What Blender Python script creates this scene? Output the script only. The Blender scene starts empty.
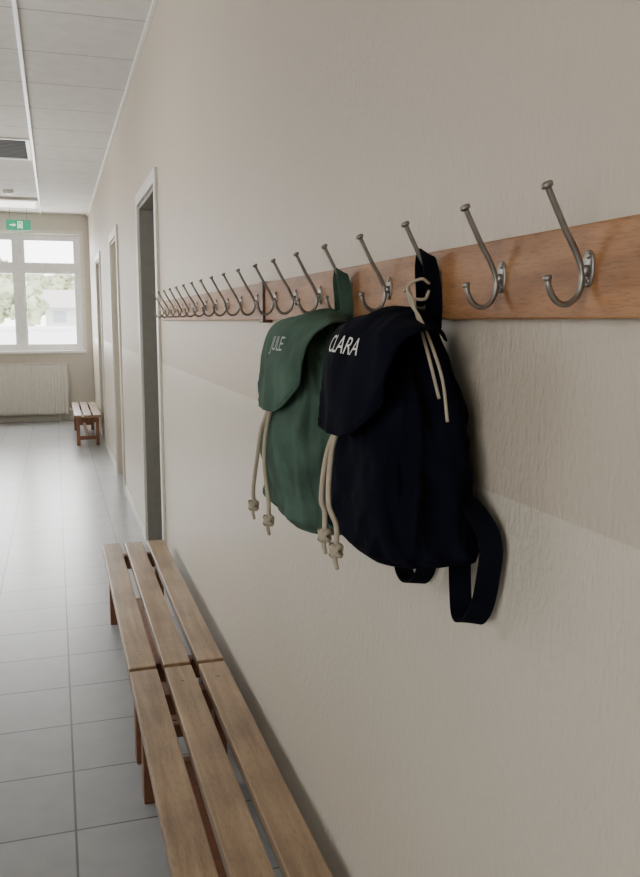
import bpy, bmesh, math, random
from mathutils import Vector, Matrix, noise
random.seed(3)
scene=bpy.context.scene
H=1.3; XW=0.473; YF=11.5; ZC=2.65; XL=-1.5; YB=-2.5
# ------------------------------------------------------------ materials
def new_mat(name):
    m=bpy.data.materials.new(name); m.use_nodes=True
    nt=m.node_tree; b=nt.nodes['Principled BSDF']
    return m,nt,b
def N(nt,t,**kw):
    n=nt.nodes.new(t)
    for k,v in kw.items():
        if k in n.inputs: n.inputs[k].default_value=v
        else: setattr(n,k,v)
    return n
def simple(name,col,rough=.5,metal=0,noise_amt=.06,nscale=30,bump=0,bscale=200,emit=None,spec=None):
    m,nt,b=new_mat(name)
    tc=N(nt,'ShaderNodeTexCoord')
    nz=N(nt,'ShaderNodeTexNoise'); nz.inputs['Scale'].default_value=nscale; nz.inputs['Detail'].default_value=4
    nt.links.new(tc.outputs['Object'],nz.inputs['Vector'])
    r=N(nt,'ShaderNodeValToRGB')
    r.color_ramp.elements[0].position=.3; r.color_ramp.elements[1].position=.7
    r.color_ramp.elements[0].color=tuple(c*(1-noise_amt) for c in col)+(1,)
    r.color_ramp.elements[1].color=tuple(min(1,c*(1+noise_amt)) for c in col)+(1,)
    nt.links.new(nz.outputs['Fac'],r.inputs['Fac']); nt.links.new(r.outputs['Color'],b.inputs['Base Color'])
    b.inputs['Roughness'].default_value=rough; b.inputs['Metallic'].default_value=metal
    if spec is not None: b.inputs['Specular IOR Level'].default_value=spec
    if bump:
        n2=N(nt,'ShaderNodeTexNoise'); n2.inputs['Scale'].default_value=bscale
        nt.links.new(tc.outputs['Object'],n2.inputs['Vector'])
        bp=N(nt,'ShaderNodeBump'); bp.inputs['Strength'].default_value=bump; bp.inputs['Distance'].default_value=.002
        nt.links.new(n2.outputs['Fac'],bp.inputs['Height']); nt.links.new(bp.outputs['Normal'],b.inputs['Normal'])
    if emit:
        b.inputs['Emission Color'].default_value=tuple(col)+(1,); b.inputs['Emission Strength'].default_value=emit
    return m
def wall_mat(name,two=True,up=(.485,.420,.335),lo=(.575,.520,.430)):
    m,nt,b=new_mat(name)
    g=N(nt,'ShaderNodeNewGeometry'); s=N(nt,'ShaderNodeSeparateXYZ')
    nt.links.new(g.outputs['Position'],s.inputs[0])
    mr=N(nt,'ShaderNodeMapRange'); mr.inputs['From Min'].default_value=1.104; mr.inputs['From Max'].default_value=1.106
    nt.links.new(s.outputs['Z'],mr.inputs['Value'])
    mx=N(nt,'ShaderNodeMix',data_type='RGBA')
    mx.inputs['A'].default_value=lo+(1,); mx.inputs['B'].default_value=up+(1,)
    if two: nt.links.new(mr.outputs[0],mx.inputs['Factor'])
    else: mx.inputs['Factor'].default_value=1
    nz=N(nt,'ShaderNodeTexNoise'); nz.inputs['Scale'].default_value=3; nz.inputs['Detail'].default_value=6
    nt.links.new(g.outputs['Position'],nz.inputs['Vector'])
    mr2=N(nt,'ShaderNodeMapRange'); mr2.inputs['To Min'].default_value=.96; mr2.inputs['To Max'].default_value=1.04
    nt.links.new(nz.outputs['Fac'],mr2.inputs['Value'])
    ml=N(nt,'ShaderNodeVectorMath',operation='SCALE')
    nt.links.new(mx.outputs['Result'],ml.inputs[0]); nt.links.new(mr2.outputs[0],ml.inputs['Scale'])
    nt.links.new(ml.outputs[0],b.inputs['Base Color'])
    mp=N(nt,'ShaderNodeMapping'); mp.inputs['Scale'].default_value=(1,1,.45)
    nt.links.new(g.outputs['Position'],mp.inputs['Vector'])
    n1=N(nt,'ShaderNodeTexNoise'); n1.inputs['Scale'].default_value=190; n1.inputs['Detail'].default_value=3
    n2=N(nt,'ShaderNodeTexNoise'); n2.inputs['Scale'].default_value=70; n2.inputs['Detail'].default_value=4
    nt.links.new(mp.outputs[0],n1.inputs['Vector']); nt.links.new(mp.outputs[0],n2.inputs['Vector'])
    ad=N(nt,'ShaderNodeMath',operation='ADD'); nt.links.new(n1.outputs['Fac'],ad.inputs[0]); nt.links.new(n2.outputs['Fac'],ad.inputs[1])
    bp=N(nt,'ShaderNodeBump'); bp.inputs['Strength'].default_value=.65; bp.inputs['Distance'].default_value=.0026
    nt.links.new(ad.outputs[0],bp.inputs['Height']); nt.links.new(bp.outputs['Normal'],b.inputs['Normal'])
    rr=N(nt,'ShaderNodeMapRange'); rr.inputs['To Min'].default_value=.36; rr.inputs['To Max'].default_value=.55
    nt.links.new(mr.outputs[0],rr.inputs['Value']); nt.links.new(rr.outputs[0],b.inputs['Roughness'])
    return m
def wood(name,c1,c2,rough=.4,axis_scale=(14,1.2,14),coat=.0,scale=4,spec=.5,wear=0):
    m,nt,b=new_mat(name)
    g=N(nt,'ShaderNodeTexCoord'); mp=N(nt,'ShaderNodeMapping'); mp.inputs['Scale'].default_value=axis_scale
    nt.links.new(g.outputs['Object'],mp.inputs['Vector'])
    n1=N(nt,'ShaderNodeTexNoise'); n1.inputs['Scale'].default_value=scale; n1.inputs['Detail'].default_value=7; n1.inputs['Distortion'].default_value=.6
    nt.links.new(mp.outputs[0],n1.inputs['Vector'])
    r=N(nt,'ShaderNodeValToRGB'); r.color_ramp.elements[0].position=.32; r.color_ramp.elements[1].position=.68
    r.color_ramp.elements[0].color=c1+(1,); r.color_ramp.elements[1].color=c2+(1,)
    nt.links.new(n1.outputs['Fac'],r.inputs['Fac'])
    n2=N(nt,'ShaderNodeTexNoise'); n2.inputs['Scale'].default_value=scale*14; n2.inputs['Detail'].default_value=3
    nt.links.new(mp.outputs[0],n2.inputs['Vector'])
    mr=N(nt,'ShaderNodeMapRange'); mr.inputs['From Min'].default_value=.35;mr.inputs['From Max'].default_value=.5; mr.inputs['To Min'].default_value=.74
    nt.links.new(n2.outputs['Fac'],mr.inputs['Value'])
    ml=N(nt,'ShaderNodeVectorMath',operation='SCALE')
    nt.links.new(r.outputs['Color'],ml.inputs[0]); nt.links.new(mr.outputs[0],ml.inputs['Scale'])
    last=ml
    if wear:
        n3=N(nt,'ShaderNodeTexNoise'); n3.inputs['Scale'].default_value=7; n3.inputs['Detail'].default_value=6
        nt.links.new(g.outputs['Object'],n3.inputs['Vector'])
        m3=N(nt,'ShaderNodeMapRange'); m3.inputs['From Min'].default_value=.33; m3.inputs['From Max'].default_value=.6
        m3.inputs['To Min'].default_value=1-wear; m3.inputs['To Max'].default_value=1.06
        nt.links.new(n3.outputs['Fac'],m3.inputs['Value'])
        ml2=N(nt,'ShaderNodeVectorMath',operation='SCALE'); nt.links.new(ml.outputs[0],ml2.inputs[0]); nt.links.new(m3.outputs[0],ml2.inputs['Scale']); last=ml2
    nt.links.new(last.outputs[0],b.inputs['Base Color'])
    b.inputs['Roughness'].default_value=rough; b.inputs['Specular IOR Level'].default_value=spec
    b.inputs['Coat Weight'].default_value=coat; b.inputs['Coat Roughness'].default_value=.25
    bp=N(nt,'ShaderNodeBump'); bp.inputs['Strength'].default_value=.12; bp.inputs['Distance'].default_value=.001
    nt.links.new(n2.outputs['Fac'],bp.inputs['Height']); nt.links.new(bp.outputs['Normal'],b.inputs['Normal'])
    return m
def brick_mat(name,c1,c2,mort,w,h,msize,rough,offs=(0,0),bump=.4):
    m,nt,b=new_mat(name)
    g=N(nt,'ShaderNodeNewGeometry'); mp=N(nt,'ShaderNodeMapping'); mp.inputs['Location'].default_value=(offs[0],offs[1],0)
    nt.links.new(g.outputs['Position'],mp.inputs['Vector'])
    br=N(nt,'ShaderNodeTexBrick'); br.offset=0; br.squash=1
    br.inputs['Scale'].default_value=1; br.inputs['Brick Width'].default_value=w; br.inputs['Row Height'].default_value=h
    br.inputs['Mortar Size'].default_value=msize; br.inputs['Mortar Smooth'].default_value=.15; br.inputs['Bias'].default_value=0
    br.inputs['Color1'].default_value=c1+(1,); br.inputs['Color2'].default_value=c2+(1,); br.inputs['Mortar'].default_value=mort+(1,)
    nt.links.new(mp.outputs[0],br.inputs['Vector'])
    nz=N(nt,'ShaderNodeTexNoise'); nz.inputs['Scale'].default_value=12; nz.inputs['Detail'].default_value=8
    nt.links.new(g.outputs['Position'],nz.inputs['Vector'])
    mr=N(nt,'ShaderNodeMapRange'); mr.inputs['To Min'].default_value=.86; mr.inputs['To Max'].default_value=1.14
    nt.links.new(nz.outputs['Fac'],mr.inputs['Value'])
    ml=N(nt,'ShaderNodeVectorMath',operation='SCALE')
    nt.links.new(br.outputs['Color'],ml.inputs[0]); nt.links.new(mr.outputs[0],ml.inputs['Scale'])
    nt.links.new(ml.outputs[0],b.inputs['Base Color'])
    b.inputs['Roughness'].default_value=rough
    bp=N(nt,'ShaderNodeBump',invert=True); bp.inputs['Strength'].default_value=bump; bp.inputs['Distance'].default_value=.002
    nt.links.new(br.outputs['Fac'],bp.inputs['Height']); nt.links.new(bp.outputs['Normal'],b.inputs['Normal'])
    return m
def fabric(name,c,rough=.95,var=.25,sheen=.0,spec=.1,crumple=0):
    m,nt,b=new_mat(name)
    tc=N(nt,'ShaderNodeNewGeometry')
    n1=N(nt,'ShaderNodeTexNoise'); n1.inputs['Scale'].default_value=16; n1.inputs['Detail'].default_value=5
    nt.links.new(tc.outputs['Position'],n1.inputs['Vector'])
    r=N(nt,'ShaderNodeValToRGB'); r.color_ramp.elements[0].position=.3; r.color_ramp.elements[1].position=.7
    r.color_ramp.elements[0].color=tuple(x*(1-var) for x in c)+(1,); r.color_ramp.elements[1].color=tuple(x*(1+var) for x in c)+(1,)
    nt.links.new(n1.outputs['Fac'],r.inputs['Fac']); nt.links.new(r.outputs['Color'],b.inputs['Base Color'])
    b.inputs['Roughness'].default_value=rough; b.inputs['Specular IOR Level'].default_value=spec
    b.inputs['Sheen Weight'].default_value=sheen
    w=N(nt,'ShaderNodeTexNoise'); w.inputs['Scale'].default_value=900
    nt.links.new(tc.outputs['Position'],w.inputs['Vector'])
    bp=N(nt,'ShaderNodeBump'); bp.inputs['Strength'].default_value=.3; bp.inputs['Distance'].default_value=.0008
    nt.links.new(w.outputs['Fac'],bp.inputs['Height'])
    if crumple:
        c2=N(nt,'ShaderNodeTexNoise'); c2.inputs['Scale'].default_value=26; c2.inputs['Detail'].default_value=5; c2.inputs['Distortion'].default_value=1.2
        nt.links.new(tc.outputs['Position'],c2.inputs['Vector'])
        b2=N(nt,'ShaderNodeBump'); b2.inputs['Strength'].default_value=crumple; b2.inputs['Distance'].default_value=.006
        nt.links.new(c2.outputs['Fac'],b2.inputs['Height']); nt.links.new(b2.outputs['Normal'],bp.inputs['Normal'])
    nt.links.new(bp.outputs['Normal'],b.inputs['Normal'])
    return m
M_wall=wall_mat('wall_paint_two_tone'); M_wall1=wall_mat('wall_paint_plain',False,up=(.60,.565,.50))
M_floor=brick_mat('floor_tiles',(.315,.325,.33),(.345,.355,.36),(.12,.125,.13),.3,.3,.0032,.29)
M_ceil=brick_mat('ceiling_panels',(.57,.55,.51),(.59,.57,.53),(.27,.26,.24),2.4,.6,.005,.8,offs=(.106,.1),bump=.3)
M_white=simple('white_paint',(.66,.64,.59),.4)
M_frame=simple('window_frame_white',(.78,.78,.78),.4)
M_casing=simple('door_casing',(.62,.60,.54),.45)
M_tan=simple('door_casing_beige',(.50,.45,.37),.5)
M_door=simple('door_gray',(.20,.19,.165),.5)
M_rail=wood('rail_beech',(.21,.088,.030),(.35,.168,.068),.5,(10,1.0,10),0,spec=.3,wear=.12)
M_railend=wood('rail_dark_end',(.10,.05,.03),(.16,.08,.045),.5)
M_slat=wood('bench_slat_wood',(.21,.130,.068),(.38,.255,.15),.36,(14,.9,14),.15,scale=3,wear=.25)
M_leg=wood('bench_leg_wood',(.15,.06,.03),(.24,.10,.05),.5,(12,12,1.5))
M_steel=simple('brushed_steel',(.27,.25,.225),.42,.92,.15,80)
M_green=fabric('green_canvas',(.066,.110,.084),crumple=.35)
M_green2=fabric('green_webbing',(.050,.088,.066))
M_navy=fabric('navy_canvas',(.0040,.0046,.0098),spec=.06,crumple=.35)
M_navy2=fabric('navy_webbing',(.0035,.004,.008),spec=.08)
M_cord=fabric('cotton_cord',(.42,.36,.27),.9,.15,spec=.2)
M_embW=simple('embroidery_white',(.70,.69,.65),.7)
M_embG=simple('embroidery_gray',(.42,.46,.42),.7)
M_rad=simple('radiator_enamel',(.62,.60,.55),.4)
M_exit=simple('exit_green',(.02,.33,.17),.4,emit=.5)
M_exitw=simple('exit_white',(.85,.95,.88),.4,emit=.9)
M_vent=simple('vent_gray',(.10,.10,.10),.7,spec=.1)
M_lamp=simple('lamp_diffuser',(1,.98,.94),.5,emit=1.4,noise_amt=.0)
M_strip=simple('aluminium_strip',(.85,.85,.85),.35)
M_plastic=simple('white_plastic',(.75,.74,.72),.4)
# ------------------------------------------------------------ helpers
def link(o,parent=None):
    scene.collection.objects.link(o)
    if parent: o.parent=parent
    return o
def empty(name,loc=(0,0,0)):
    e=bpy.data.objects.new(name,None); e.empty_display_size=.05; e.location=loc
    link(e); return e
def bm_box(bm,x0,x1,y0,y1,z0,z1):
    r=bmesh.ops.create_cube(bm,size=1)
    for v in r['verts']:
        v.co=Vector(((x0+x1)/2+v.co.x*(x1-x0),(y0+y1)/2+v.co.y*(y1-y0),(z0+z1)/2+v.co.z*(z1-z0)))
    return r['verts']
def boxes(name,lst,mat,bevel=0,parent=None):
    bm=bmesh.new()
    for b in lst: bm_box(bm,*b)
    if bevel: bmesh.ops.bevel(bm,geom=bm.edges[:],offset=bevel,segments=2,affect='EDGES',profile=.6)
    me=bpy.data.meshes.new(name); bm.to_mesh(me); bm.free()
    me.materials.append(mat)
    return link(bpy.data.objects.new(name,me),parent)
def mesh(name,vs,fs,mat,parent=None,smooth=True):
    me=bpy.data.meshes.new(name); me.from_pydata([tuple(v) for v in vs],[],fs); me.update()
    me.materials.append(mat)
    for p in me.polygons: p.use_smooth=smooth
    bm=bmesh.new(); bm.from_mesh(me); bmesh.ops.recalc_face_normals(bm,faces=bm.faces[:]); bm.to_mesh(me); bm.free()
    o=bpy.data.objects.new(name,me); return link(o,parent)
def catmull(pts,n=8):
    P=[Vector(p) for p in pts]; P=[2*P[0]-P[1]]+P+[2*P[-1]-P[-2]]
    out=[]
    for i in range(1,len(P)-2):
        for k in range(n):
            t=k/n; a,b,c,d=P[i-1:i+3]
            out.append(.5*((2*b)+(c-a)*t+(2*a-5*b+4*c-d)*t*t+(3*b-a-3*c+d)*t**3))
    out.append(P[-2]); return out
def tube_data(path,r,seg=10):
    vs=[];fs=[];n=len(path)
    up=Vector((0,1,0.01))
    for i,p in enumerate(path):
        t=(path[min(i+1,n-1)]-path[max(i-1,0)]).normalized()
        s=t.cross(up)
        if s.length<1e-3: s=t.cross(Vector((1,0,0)))
        s.normalize(); q=s.cross(t).normalized()
        rr=r(i/(n-1)) if callable(r) else r
        for k in range(seg):
            a=2*math.pi*k/seg; vs.append(p+s*math.cos(a)*rr+q*math.sin(a)*rr)
    for i in range(n-1):
        for k in range(seg):
            fs.append((i*seg+k,i*seg+(k+1)%seg,(i+1)*seg+(k+1)%seg,(i+1)*seg+k))
    fs.append(tuple(range(seg))); fs.append(tuple(range((n-1)*seg,n*seg)))
    return vs,fs
def tube(name,pts,r,mat,parent=None,seg=10,n=8):
    vs,fs=tube_data(catmull(pts,n),r,seg); return mesh(name,vs,fs,mat,parent)
def ribbon(name,pts,wdir,w,th,mat,parent=None,n=8):
    path=catmull(pts,n); vs=[];fs=[];m=len(path)
    for i,p in enumerate(path):
        t=(path[min(i+1,m-1)]-path[max(i-1,0)]).normalized()
        wd=Vector(wdir(i/(m-1)) if callable(wdir) else wdir); wd=(wd-t*wd.dot(t)).normalized(); nn=t.cross(wd).normalized()
        for a,b in ((-1,-1),(1,-1),(1,1),(-1,1)): vs.append(p+wd*a*w/2+nn*b*th/2)
    for i in range(m-1):
        for k in range(4): fs.append((i*4+k,i*4+(k+1)%4,(i+1)*4+(k+1)%4,(i+1)*4+k))
    fs.append((0,1,2,3)); fs.append(tuple(range((m-1)*4,m*4)))
    return mesh(name,vs,fs,mat,parent,False)
def lathe(name,prof,mat,parent=None,seg=32,loc=(0,0,0),axis='Z'):
    vs=[];fs=[]
    for r,z in prof:
        for k in range(seg):
            a=2*math.pi*k/seg
            if axis=='Z': vs.append((loc[0]+r*math.cos(a),loc[1]+r*math.sin(a),loc[2]+z))
            else: vs.append((loc[0]+z,loc[1]+r*math.cos(a),loc[2]+r*math.sin(a)))
    for i in range(len(prof)-1):
        for k in range(seg): fs.append((i*seg+k,i*seg+(k+1)%seg,(i+1)*seg+(k+1)%seg,(i+1)*seg+k))
    fs.append(tuple(range(seg))); fs.append(tuple(range((len(prof)-1)*seg,len(prof)*seg)))
    return mesh(name,vs,fs,mat,parent)
# ------------------------------------------------------------ room shell
TH=.3
doors=[(4.03,4.86,1.93),(6.52,7.28,1.94),(8.98,9.72,1.94)]
segs=[];y=YB
for a,b,h in doors:
    segs.append((XW,XW+TH,y,a,0,ZC)); segs.append((XW,XW+TH,a,b,h,ZC)); y=b
segs.append((XW,XW+TH,y,YF,0,ZC))
boxes('wall_right',segs,M_wall)
boxes('floor',[(XL-.3,XW+TH,YB-.3,YF+.3,-.1,0)],M_floor)
boxes('ceiling',[(XL-.3,XW+TH,YB-.3,YF+.3,ZC,ZC+.1)],M_ceil)
wx0,wx1,wz0,wz1=-1.16,.357,.92,2.40
boxes('wall_far',[(XL-.3,wx0,YF,YF+.3,0,ZC),(wx1,XW+TH,YF,YF+.3,0,ZC),(wx0,wx1,YF,YF+.3,0,wz0),(wx0,wx1,YF,YF+.3,wz1,ZC)],M_wall1)
boxes('wall_back',[(XL-.3,XW+TH,YB-.3,YB,0,ZC)],M_wall1)
lw=[(-1.6,.2),(2.6,4.4),(6.0,7.8)]  # out-of-view openings, added to the left wall to let in fill light
segs=[];y=YB
for a,b in lw:
    segs+= [(XL-.3,XL,y,a,0,ZC),(XL-.3,XL,a,b,0,.9),(XL-.3,XL,a,b,2.3,ZC)]; y=b
segs.append((XL-.3,XL,y,YF,0,ZC))
boxes('wall_left',segs,M_wall1)
for i,(a,b) in enumerate(lw):
    m=(a+b)/2
    e=empty('window_%d'%(i+2),(XL,m,1.6))  # framed opening invented for side light, never in view
    boxes('frame',[(-.2,-.14,a-m,a-m+.05,-.7,.7),(-.2,-.14,b-m-.05,b-m,-.7,.7),(-.199,-.141,-.03,.03,-.7,.7),(-.198,-.142,a-m,b-m,-.7,-.64),(-.198,-.142,a-m,b-m,.64,.7),(-.197,-.143,a-m,b-m,.24,.29)],M_frame,0,e)
e=empty('window_1',(-.4,YF,1.6))
X0,X1,Z0,Z1=wx0+.4,wx1+.4,wz0-1.6,wz1-1.6
fy0,fy1=.06,.13
fb=[(X0,X0+.05,fy0,fy1,Z0,Z1),(X1-.05,X1,fy0,fy1,Z0,Z1),(X0+.05,X1-.05,fy0,fy1,Z0,Z0+.05),(X0+.05,X1-.05,fy0,fy1,Z1-.05,Z1)]
fb+=[(-.045,.045,fy0-.01,fy1,Z0+.05,Z1-.05),(X0+.05,-.045,fy0-.008,fy1,.335,.41),(.045,X1-.05,fy0-.008,fy1,.335,.41)]
boxes('frame',fb,M_frame,0,e)
sb=[]
for (a,b) in ((X0+.05,-.045),(.045,X1-.05)):
    for (c,d) in ((Z0+.05,.335),(.41,Z1-.05)):
        w=.032
        sb+=[(a,a+w,.075,.115,c,d),(b-w,b,.075,.115,c,d),(a+w,b-w,.075,.115,c,c+w),(a+w,b-w,.075,.115,d-w,d)]
boxes('sash',sb,M_frame,0,e)
boxes('sill',[(X0-.03,X1+.03,-.05,.058,Z0-.035,Z0-.001)],M_frame,.004,e)
boxes('casing',[(X1,X1+.045,-.012,0,Z0-.03,Z1+.045),(X0-.045,X0,-.012,0,Z0-.03,Z1+.045),(X0,X1,-.012,0,Z1,Z1+.045)],M_white,0,e)
bb=[];y=YB
for a,b,h in doors: bb.append((XW-.008,XW,y,a-.06,0,.06)); y=b+.06
bb.append((XW-.008,XW,y,YF,0,.06))
boxes('baseboard_right',bb,M_white,.002)
boxes('baseboard_far',[(XL,XW,YF-.01,YF,0,.06)],M_white,.002)
boxes('trim_1',[(XW-.02,XW,YB,YF,ZC-.02,ZC)],M_white,.003)
for i,(a,b,h) in enumerate(doors):
    m=(a+b)/2; e=empty('door_%d'%(i+1),(XW,m,0)); A=a-m;B=b-m
    cp=.014
    boxes('casing',[(-cp,0,A-.06,A,0,h+.06),(-cp,0,B,B+.06,0,h+.06),(-cp,0,A,B,h,h+.06)],M_casing,.003,e)
    dpt=.17 if i==0 else .05
    jm=M_door if i==0 else M_tan
    boxes('jamb',[(0,dpt+.06,A,A+.02,0,h),(0,dpt+.06,B-.02,B,0,h),(0,dpt+.06,A+.02,B-.02,h-.02,h)],jm,.001,e)
    boxes('door_leaf',[(dpt,dpt+.04,A+.022,B-.022,.006,h-.022)],M_door if i==0 else M_tan,.002,e)
    boxes('panel',[(dpt-.006,dpt,A+.12,B-.12,.2,.85),(dpt-.006,dpt,A+.12,B-.12,1.05,1.75)],M_door if i==0 else M_tan,.003,e)
    tube('handle',[(dpt,A+.09,1.0),(dpt-.03,A+.09,1.0),(dpt-.04,A+.10,1.0),(dpt-.04,A+.18,1.0)],.006,M_steel,e)
# ------------------------------------------------------------ ceiling things
boxes('ceiling_strip',[(-.116,-.096,YB,YF,ZC-.012,ZC)],M_strip,.002)
e=empty('ceiling_vent',(-.37,7.3,ZC))
boxes('frame',[(-.25,.25,-.42,-.39,-.012,0),(-.25,.25,.39,.42,-.012,0),(-.25,-.22,-.39,.39,-.012,0),(.22,.25,-.39,.39,-.012,0)],M_white,.002,e)
boxes('grille',[(-.22,.22,-.385+.055*k,-.36+.055*k,-.009,-.003) for k in range(14)]+[(-.22,.22,-.39,.39,-.003,0)],M_vent,0,e)
e=empty('ceiling_light',(-.72,10.4,ZC))
boxes('housing',[(-.6,.6,-.3,.3,-.03,0)],M_white,.004,e)
boxes('diffuser',[(-.57,.57,-.27,.27,-.04,-.03)],M_lamp,.003,e)
e=empty('smoke_detector',(-.40,9.6,ZC))
lathe('body',[(.055,0),(.055,-.012),(.045,-.03),(.02,-.036)],M_plastic,e)
ez=2.445
e=empty('exit_sign',(-.36,11.0,ez))
boxes('panel',[(-.14,.14,-.012,.012,-.062,.062)],M_exit,.003,e)
boxes('hanger',[(-.10,-.095,-.003,.003,.062,ZC-ez),(.095,.10,-.003,.003,.062,ZC-ez)],M_steel,0,e)
boxes('pictogram',[(.035,.045,-.0145,-.012,-.045,.045),(-.01,.045,-.0145,-.012,.038,.045),(-.01,-.003,-.0145,-.012,-.045,.045),
  (-.1,-.05,-.0145,-.012,-.006,.006),(.008,.02,-.0145,-.012,.012,.026),(.006,.024,-.0145,-.012,-.015,.01),(.0,.012,-.0145,-.012,-.035,-.012),(.018,.03,-.0145,-.012,-.03,-.012)],M_exitw,0,e)
mesh('arrow',[(-.055,-.0145,-.018),(-.055,-.0145,.018),(-.03,-.0145,0)],[(0,1,2)],M_exitw,e,False)
# ------------------------------------------------------------ radiator
e=empty('radiator',(-.46,YF-.045,.43))
rx=.60
boxes('back_panel',[(-rx,rx,-.03,-.015,-.33,.325)],M_rad,.004,e)
vs=[];fs=[];nn=240
for i in range(nn+1):
    x=-rx+2*rx*i/nn; d=-.085+.0035*math.cos(2*math.pi*i/8)
    for zz in (-.33,-.30,.30,.325):
        vs.append((x,(d if abs(zz)<.31 else -.08),zz))
for i in range(nn):
    for k in range(3): fs.append((i*4+k,(i+1)*4+k,(i+1)*4+k+1,i*4+k+1))
o=mesh('front_panel',vs,fs,M_rad,e,True)
s=o.modifiers.new('s','SOLIDIFY'); s.thickness=.006
boxes('top_grille',[(-rx,rx,-.088,-.015,.325,.333),(-rx,-rx+.008,-.088,-.015,-.33,.325),(rx-.008,rx,-.088,-.015,-.33,.325)],M_rad,.002,e)
boxes('brackets',[(-.5,-.47,-.06,.02,-.43,-.3),(.47,.5,-.06,.02,-.43,-.3)],M_rad,.002,e)
tube('pipe',[(rx,-.05,-.28),(rx+.03,-.05,-.28),(rx+.04,-.05,-.32),(rx+.04,-.05,-.43)],.009,M_rad,e)
lathe('valve',[(.014,0),(.018,.01),(.018,.04),(.012,.048)],M_plastic,e,20,(rx,-.05,-.28),'X')
# ------------------------------------------------------------ benches
def bench(length,y0):
    e=empty('bench',(.295,y0,0)); W=.27; sw=.077; gap=(W-3*sw)/2; zt=.33; t=.028
    for k in range(3):
        x0=-W/2+k*(sw+gap)
        boxes('slat_%d'%(k+1),[(x0,x0+sw,0,length,zt-t,zt)],M_slat,.004,e)
        for yy in (.10,length-.10):
            lathe('plug',[(.005,0),(.005,.0006),(.001,.0008)],M_slat,e,12,(x0+sw/2,yy,zt))
    lw_=.05
    for j,yy in enumerate((.075,length-.125)):
        boxes('leg_frame_%d'%(j+1),[(-W/2+.02,-W/2+.02+.035,yy,yy+lw_,0,zt-t),(W/2-.055,W/2-.02,yy,yy+lw_,0,zt-t),
             (-W/2+.055,W/2-.055,yy+.005,yy+lw_-.005,zt-t-.06,zt-t),(-W/2+.055,W/2-.055,yy+.01,yy+lw_-.01,.06,.10)],M_leg,.003,e)
    boxes('stretcher',[(-.015,.015,.12,length-.12,.06,.10)],M_leg,.002,e)
    return e
bench(1.42,.87); bench(1.40,2.31); bench(1.5,9.02)
# ------------------------------------------------------------ coat rail
RX=XW-.018
def hook_geo(y,parent,idx):
    jit=random.uniform(-.0015,.0015)
    P=[(.063,.115),(.054,.098),(.0435,.079),(.033,.062),(.0265,.048),(.0245,.036),(.029,.022),(.040,.0145),(.051,.018),(.0575,.028),(.0595,.036)]
    pts=[(XW-o,y+jit*(1-i/10),H+z) for i,(o,z) in enumerate(P)]
    vs,fs=tube_data(catmull(pts,6),.0029,10)
    bm=bmesh.new()
    def add(vs,fs):
        bv=[bm.verts.new(v) for v in vs]
        for f in fs:
            try: bm.faces.new([bv[i] for i in f])
            except: pass
    add(vs,fs)
    def lat(c,axis,prof,seg=14):
        ax=Vector(axis).normalized(); s=ax.cross(Vector((0,1,0))).normalized(); q=ax.cross(s)
        vs=[];fs=[]
        for r,h in prof:
            for k in range(seg):
                a=2*math.pi*k/seg; vs.append(Vector(c)+ax*h+s*r*math.cos(a)+q*r*math.sin(a))
        for i in range(len(prof)-1):
            for k in range(seg): fs.append((i*seg+k,i*seg+(k+1)%seg,(i+1)*seg+(k+1)%seg,(i+1)*seg+k))
        fs.append(tuple(range(seg))); fs.append(tuple(range((len(prof)-1)*seg,len(prof)*seg)))
        add(vs,fs)
    c=Vector(pts[0]); ax=(Vector(pts[0])-Vector(pts[1])).normalized()
    lat(c,ax,[(.003,-.002),(.0052,-.001),(.0058,.001),(.0052,.0032),(.003,.004)])
    c=Vector(pts[-1]); ax=(Vector(pts[-1])-Vector(pts[-2])).normalized()
    lat(c,ax,[(.003,-.001),(.0040,.0),(.0040,.003),(.002,.004)])
    seg=28;zc=H+.046
    vs=[];fs=[]
    for h,sc in ((0,1),(.0014,1),(.002,.86)):
        for k in range(seg):
            a=2*math.pi*k/seg; vs.append((RX-h,y+.0085*sc*math.cos(a),zc+(.0165*sc)*math.copysign(abs(math.sin(a))**.8,math.sin(a))))
    for i in range(2):
        for k in range(seg): fs.append((i*seg+k,i*seg+(k+1)%seg,(i+1)*seg+(k+1)%seg,(i+1)*seg+k))
    fs.append(tuple(range(2*seg,3*seg))); add(vs,fs)
    lat((RX,y,H+.044),(-1,0,0),[(.0055,0),(.0055,.004),(.004,.007)])
    for dz in (.011,-.011):
        lat((RX-.002,y-.002,zc+dz),(-1,0,0),[(.0028,0),(.0026,.001),(.0012,.0016)])
    bmesh.ops.recalc_face_normals(bm,faces=bm.faces[:])
    me=bpy.data.meshes.new('hook'); bm.to_mesh(me); bm.free(); me.materials.append(M_steel)
    for p in me.polygons: p.use_smooth=True
    o=bpy.data.objects.new('hook_%d'%idx,me); link(o); o.parent=parent
def rail(y0,y1,hooks,endpost):
    e=bpy.data.objects.new('coat_hook_rail',None); link(e)
    boxes('board',[(RX,XW,y0,y1,H+.002,H+.086)],M_rail,.002,e)
    if endpost: boxes('end_cleat',[(RX-.006,XW,y1,y1+.028,H-.004,H+.088)],M_railend,.002,e)
    for i,h in enumerate(hooks): hook_geo(h,e,i+1)
h1=[.487,.653,.806,.962,1.122,1.285,1.447,1.608,1.765]
rail(.30,1.865,h1,True)
rail(1.893,3.83,[1.94+.173*k for k in range(11)],False)
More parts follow.
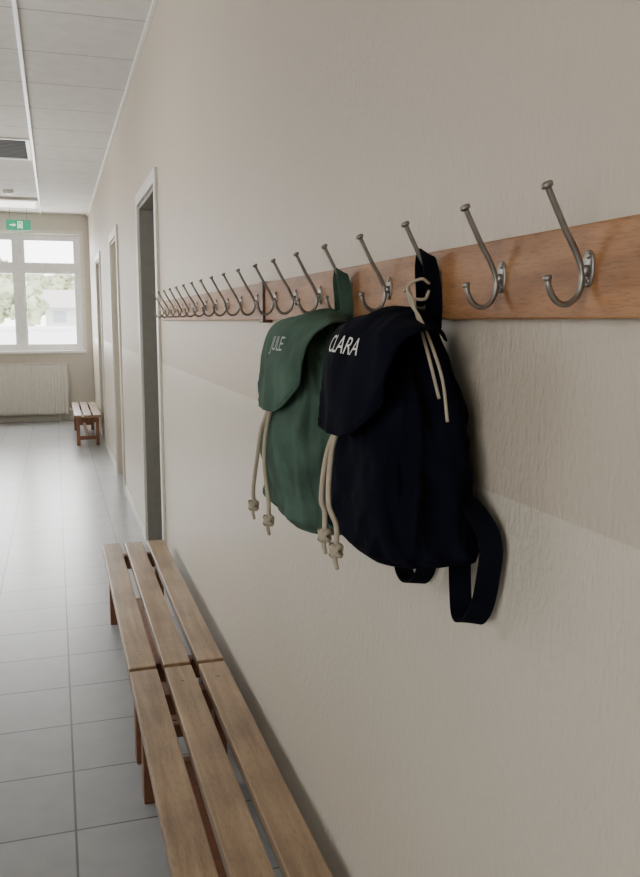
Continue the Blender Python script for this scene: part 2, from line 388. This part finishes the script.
# ------------------------------------------------------------ backpacks
def interp(tab,x):
    for i in range(len(tab)-1):
        a,b=tab[i],tab[i+1]
        if x<=b[0]:
            t=max(0,(x-a[0])/(b[0]-a[0])); t=t*t*(3-2*t)
            return [a[k]+(b[k]-a[k])*t for k in range(1,len(a))]
    return list(tab[-1][1:])
def sstep(a,b,x):
    t=max(0,min(1,(x-a)/(b-a))); return t*t*(3-2*t)
def backpack(yc,z0,z1,mat,mat2,seed,hook_o,text,tmat,tsize,tshift,tyo,tab,flapw,flap_drop,strap_near,cord_side):
    e=bpy.data.objects.new('backpack',None); link(e)
    HH=z1-z0
    def Wd(o,t,z): return Vector((XW-.004-o,yc+t,z))
    nz_=130; seg=180; vs=[];fs=[]
    for i in range(nz_+1):
        h=i/nz_
        D,w,ex=interp(tab,h)
        back=.020*sstep(.62,.95,h)
        for k in range(seg):
            a=2*math.pi*k/seg; c=math.cos(a); s=math.sin(a)
            px=math.copysign(abs(c)**(2/ex),c); py=math.copysign(abs(s)**(2/ex),s)
            g=max(0,(h-.5)/.5); pl=1+.06*g*math.sin(a*13+seed)+.03*g*math.sin(a*23+2*seed)
            n1=noise.noise(Vector((px*1.9,py*1.9,h*2.6+seed*7)))*.011
            n1+=(1-abs(noise.noise(Vector((px*2.2+h*2.0,py*2.2-h*1.4,h*1.3+seed*3))))*2.6)*.0095
            n1+=(1-abs(noise.noise(Vector((px*3.1-h*3.0,py*3.1+h*2.4,h*2.3+seed*9))))*2.6)*.0065
            n1+=noise.noise(Vector((px*6,py*6,h*4+seed)))*.003
            edge=min(1,h/.08)
            f=pl+((n1-.006)/.12)*edge
            o=back+D/2+px*D/2*(f if px>-.5 else 1)
            t=py*w*f
            z=z0+h*HH
            if h<.12: z+= .012*((t/ max(w,.01))**2)*(1-h/.12)*(1 if seed==1 else .6)
            vs.append(Wd(max(o,.001),t,z))
    for i in range(nz_):
        for k in range(seg): fs.append((i*seg+k,i*seg+(k+1)%seg,(i+1)*seg+(k+1)%seg,(i+1)*seg+k))
    fs.append(tuple(range(seg))); fs.append(tuple(range(nz_*seg,(nz_+1)*seg)))
    mesh('body',vs,fs,mat,e)
    path=catmull([(.030,z1-.004,0),(.045,z1+.004,0),(.070,z1+.004,0),(.100,z1-.004,0),(.126,z1-.024,0),(.142,z1-.065,0),(.147,z1-.105,0),(.150,z1-flap_drop,0)],12)
    L=[0]
    for i in range(1,len(path)): L.append(L[-1]+(path[i]-path[i-1]).length)
    TL=L[-1]
    def at(s):
        s=max(0,min(TL,s))
        for i in range(1,len(L)):
            if s<=L[i]:
                t=(s-L[i-1])/(L[i]-L[i-1]); return path[i-1].lerp(path[i],t)
        return path[-1]
    def flap(q,s,off=0):
        smax=1-.20*abs(q)**3.2
        P=at(s*TL*smax); P2=at(s*TL*smax+.004); P1=at(s*TL*smax-.004)
        tg=(P2-P1).normalized(); nrm=Vector((-tg.y,tg.x,0))
        if nrm.x<0: nrm=-nrm
        if s<.35: nrm=Vector((abs(tg.y)*.5,abs(tg.x),0)).normalized()
        ws=flapw*(.42+.58*sstep(0,.42,s))
        if s>.75: ws*=1-.07*((s-.75)/.25)**2
        wob=noise.noise(Vector((q*1.6,s*2.4,seed*3.3)))*.007+(1-2*abs(noise.noise(Vector((q*2.2+s,s*2.2,seed*5)))))*.0045
        drop=.020*abs(q)**2.6
        o=P.x+nrm.x*(off+wob)-drop*(.3+.7*s)
        z=P.y+nrm.y*(off+wob)-drop*(1-s)*1.3
        return Wd(max(o,.003),q*ws,z)
    nq=60;ns=70;vs=[];fs=[]
    for i in range(ns+1):
        for k in range(nq+1): vs.append(flap(-1+2*k/nq,i/ns))
    for i in range(ns):
        for k in range(nq): a=i*(nq+1)+k; fs.append((a,a+1,a+nq+2,a+nq+1))
    o=mesh('flap',vs,fs,mat,e)
    s=o.modifiers.new('s','SOLIDIFY'); s.thickness=.003; s.offset=0
    hem=[flap(-1+2*k/60,.965,.002) for k in range(61)]
    v_,f_=tube_data(hem,.0005,5); mesh('hem_stitch',v_,f_,mat2,e)
    fc=bpy.data.curves.new('t','FONT'); fc.body=text; fc.size=tsize; fc.align_x='CENTER'; fc.resolution_u=3; fc.offset=-.0001; fc.space_character=.98
    to=bpy.data.objects.new('tmp',fc); scene.collection.objects.link(to)
    dg=bpy.context.evaluated_depsgraph_get(); me=bpy.data.meshes.new_from_object(to.evaluated_get(dg))
    bpy.data.objects.remove(to)
    bm=bmesh.new(); bm.from_mesh(me)
    bmesh.ops.subdivide_edges(bm,edges=bm.edges[:],cuts=2)
    for v in bm.verts:
        v.co=flap(-(v.co.x+tyo)/flapw,tshift-(v.co.y)/TL,.0032)
    me.materials.clear(); bm.to_mesh(me); bm.free(); me.materials.append(tmat)
    link(bpy.data.objects.new('embroidered_name',me),e)
    apex=H+.084 if seed==1 else H+.080
    oo=hook_o
    ribbon('hanging_loop',[Wd(oo-.004,-.014,z1-.015),Wd(oo-.003,-.014,H+.035),Wd(oo,-.011,apex-.020),Wd(oo+.001,-.004,apex-.004),Wd(oo+.001,.004,apex-.004),Wd(oo,.011,apex-.020),Wd(oo-.003,.014,H+.035),Wd(oo-.004,.014,z1-.015)],
       (-1,0,.55),.021,.0022,mat2,e)
    cr=.0034
    def knot(c):
        pts=[]
        for k in range(26):
            a=k/26*4*math.pi; pts.append(Vector(c)+Vector((math.cos(a)*.0055,math.sin(a)*.0055,.006*math.sin(a*1.5))))
        v_,f_=tube_data(pts,.0040,8); mesh('cord_knot',v_,f_,M_cord,e)
    zb=z1-flap_drop
    ends=[(.168,.040,zb-.160),(.158,-.022,zb-.172)] if seed==2 else [(.158,.010,zb-.128),(.155,-.026,zb-.138)]
    for (o1,t1,ze) in ends:
        tube('drawcord',[Wd(.120,0,zb+.035),Wd(.146,t1*.15,zb+.004),Wd(.158,t1*.5,zb-.03),Wd(.163,t1*.8,zb-.08),Wd(o1,t1,ze+.03),Wd(o1,t1,ze)],cr,M_cord,e,10,10)
        knot(Wd(o1,t1,ze))
        tube('cord_tail',[Wd(o1,t1,ze),Wd(o1+.002,t1-.002,ze-.012),Wd(o1+.001,t1-.008,ze-.022)],lambda s:cr*(1-.25*s),M_cord,e,8,4)
    for pts,wd in strap_near:
        ribbon('shoulder_strap',[Wd(*p) for p in pts],wd,.026,.003,mat2,e,10)
    for pts in cord_side:
        tube('closing_cord',[Wd(*p) for p in pts],.0019,M_cord,e,8,8)
    return e
tabN=[(0,.095,.106,3.6),(.025,.116,.126,3.8),(.08,.128,.133,3.6),(.35,.136,.124,3.0),(.6,.132,.104,2.7),(.82,.115,.078,2.5),(.95,.09,.052,2.2),(1,.05,.030,2.0)]
tabG=[(0,.085,.100,3.0),(.03,.118,.124,3.2),(.10,.138,.136,3.2),(.40,.150,.130,3.0),(.65,.138,.108,2.6),(.84,.115,.082,2.3),(.95,.09,.055,2.0),(1,.05,.035,2.0)]
backpack(yc=.962,z0=1.008,z1=1.306,mat=M_navy,mat2=M_navy2,seed=1,hook_o=.030,text='CLARA',tmat=M_embW,tsize=.031,tshift=.575,tyo=-.006,tab=tabN,flapw=.112,flap_drop=.142,
  strap_near=[([(.035,-.10,1.105),(.025,-.135,1.085),(.018,-.155,1.055),(.018,-.150,1.01),(.02,-.140,.975),(.022,-.122,.955),(.024,-.104,.957),(.022,-.093,.985),(.02,-.085,1.03)],(-.9,.35,.1)),
   ([(.02,.00,1.03),(.018,.012,.980),(.02,.035,.955),(.022,.062,.952),(.02,.085,.970),(.018,.09,1.03)],(-.9,.1,.1))],
  cord_side=[[(.060,-.010,1.335),(.062,-.030,1.318),(.064,-.056,1.305),(.060,-.080,1.275),(.058,-.108,1.235),(.060,-.127,1.190)],[(.056,-.004,1.34),(.062,-.036,1.318),(.066,-.066,1.290),(.068,-.096,1.255),(.066,-.117,1.215)],
    [(.034,-.016,1.345),(.046,-.020,1.350),(.060,-.012,1.342),(.060,-.024,1.328),(.044,-.026,1.326),(.034,-.016,1.336)]])
backpack(yc=1.285,z0=.968,z1=1.310,mat=M_green,mat2=M_green2,seed=2,hook_o=.030,text='JULE',tmat=M_embG,tsize=.032,tshift=.60,tyo=.016,tab=tabG,flapw=.122,flap_drop=.150,strap_near=[],cord_side=[])
# ------------------------------------------------------------ outside
M_grass=simple('outside_snow_ground',(.75,.76,.76),.9)
M_hleaf=simple('foliage',(.36,.39,.25),.9,0,.35,2)
M_hw=simple('house_wall',(.60,.60,.58),.8); M_roof=simple('house_roof',(.45,.42,.40),.8); M_hwin=simple('house_glass',(.35,.38,.42),.2)
boxes('ground_outside',[(-60,60,YF+.4,120,-.6,-.5)],M_grass)
boxes('garden_wall',[(-14,14,19,19.2,-.5,1.12),(-14,14,18.96,19.24,1.12,1.19)],M_grass)
e=empty('house',(.0,34,-.5))
boxes('walls',[(-.3,9,0,7,0,2.35)],M_hw,0,e)
mesh('roof',[(-.6,-.4,2.3),(9.4,-.4,2.3),(9.4,7.4,2.3),(-.6,7.4,2.3),(-.6,3.5,3.1),(9.4,3.5,3.1)],[(0,1,5,4),(2,3,4,5),(0,4,3),(1,2,5),(0,3,2,1)],M_roof,e,False)
boxes('house_windows',[(.0+.9*k,.45+.9*k,-.04,0,1.75,2.15) for k in range(9)],M_hwin,0,e)
for j,(x,y,h,r) in enumerate([(-1.1,30,3.5,1.0),(-4.4,33,4.2,1.6),(-.1,42,4.8,1.3),(1.4,50,5.4,1.5),(-2.6,38,4.6,1.4)]):
    e=empty('tree',(x,y,-.5))
    tube('trunk',[(0,0,0),(.05,0,h*.3),(0,.05,h*.7)],lambda s:.12*(1-.6*s),M_leg,e)
    bm=bmesh.new()
    for k in range(40):
        c=Vector((random.uniform(-1,1)*r*.7,random.uniform(-1,1)*r*.6,h*.66+random.uniform(-1,1)*r*.7)); rr=r*random.uniform(.12,.28)
        g=bmesh.ops.create_icosphere(bm,subdivisions=3,radius=rr)
        for v in g['verts']:
            v.co=v.co*(1+.8*noise.noise(v.co*6+c)); v.co+=c
    me=bpy.data.meshes.new('crown'); bm.to_mesh(me); bm.free(); me.materials.append(M_hleaf)
    link(bpy.data.objects.new('crown',me),e)
# ------------------------------------------------------------ light
w=bpy.data.worlds.new('overcast'); scene.world=w; w.use_nodes=True
nt=w.node_tree; bg=nt.nodes['Background']
tc=N(nt,'ShaderNodeTexCoord'); sp=N(nt,'ShaderNodeSeparateXYZ'); nt.links.new(tc.outputs['Generated'],sp.inputs[0])
cr=N(nt,'ShaderNodeValToRGB'); cr.color_ramp.elements[0].color=(.93,.93,.92,1); cr.color_ramp.elements[1].color=(.98,.98,.98,1)
nt.links.new(sp.outputs['Z'],cr.inputs['Fac']); nt.links.new(cr.outputs['Color'],bg.inputs['Color'])
bg.inputs['Strength'].default_value=7.6
def area(name,loc,rot,sx,sy,power,col=(1,.98,.95)):
    l=bpy.data.lights.new(name,'AREA'); l.shape='RECTANGLE'; l.size=sx; l.size_y=sy; l.energy=power; l.color=col
    o=bpy.data.objects.new(name,l); o.location=loc; o.rotation_euler=rot; link(o)
area('window_daylight_far',(-.4,YF+.25,1.66),(math.radians(-90),0,0),1.5,1.45,78,(.98,.98,.98))
for i,(a,b) in enumerate(lw[1:]):
    area('window_daylight_side_%d'%i,(XL-.25,(a+b)/2,1.6),(0,math.radians(-90),0),1.4,1.8,[2.5,7][i],(1,.94,.84))  # added fill lamps in the invented left openings, lighting from far left
# ------------------------------------------------------------ camera
f=840;cx=320;cy=438.5;vx,vy=54,321
p=math.atan((cy-vy)/f);th=math.atan((cx-vx)/(f/math.cos(p)))
F=Vector((math.sin(th)*math.cos(p),math.cos(th)*math.cos(p),-math.sin(p)))
R=Vector((math.cos(th),-math.sin(th),0)); U=Vector((math.sin(th)*math.sin(p),math.cos(th)*math.sin(p),math.cos(p)))
cam=bpy.data.cameras.new('camera'); co=bpy.data.objects.new('camera',cam); link(co)
cam.sensor_fit='VERTICAL'; cam.sensor_height=36; cam.lens=36*f/877; cam.clip_start=.02; cam.clip_end=300
co.matrix_world=Matrix(((R.x,U.x,-F.x,0),(R.y,U.y,-F.y,0),(R.z,U.z,-F.z,H),(0,0,0,1)))
scene.camera=co
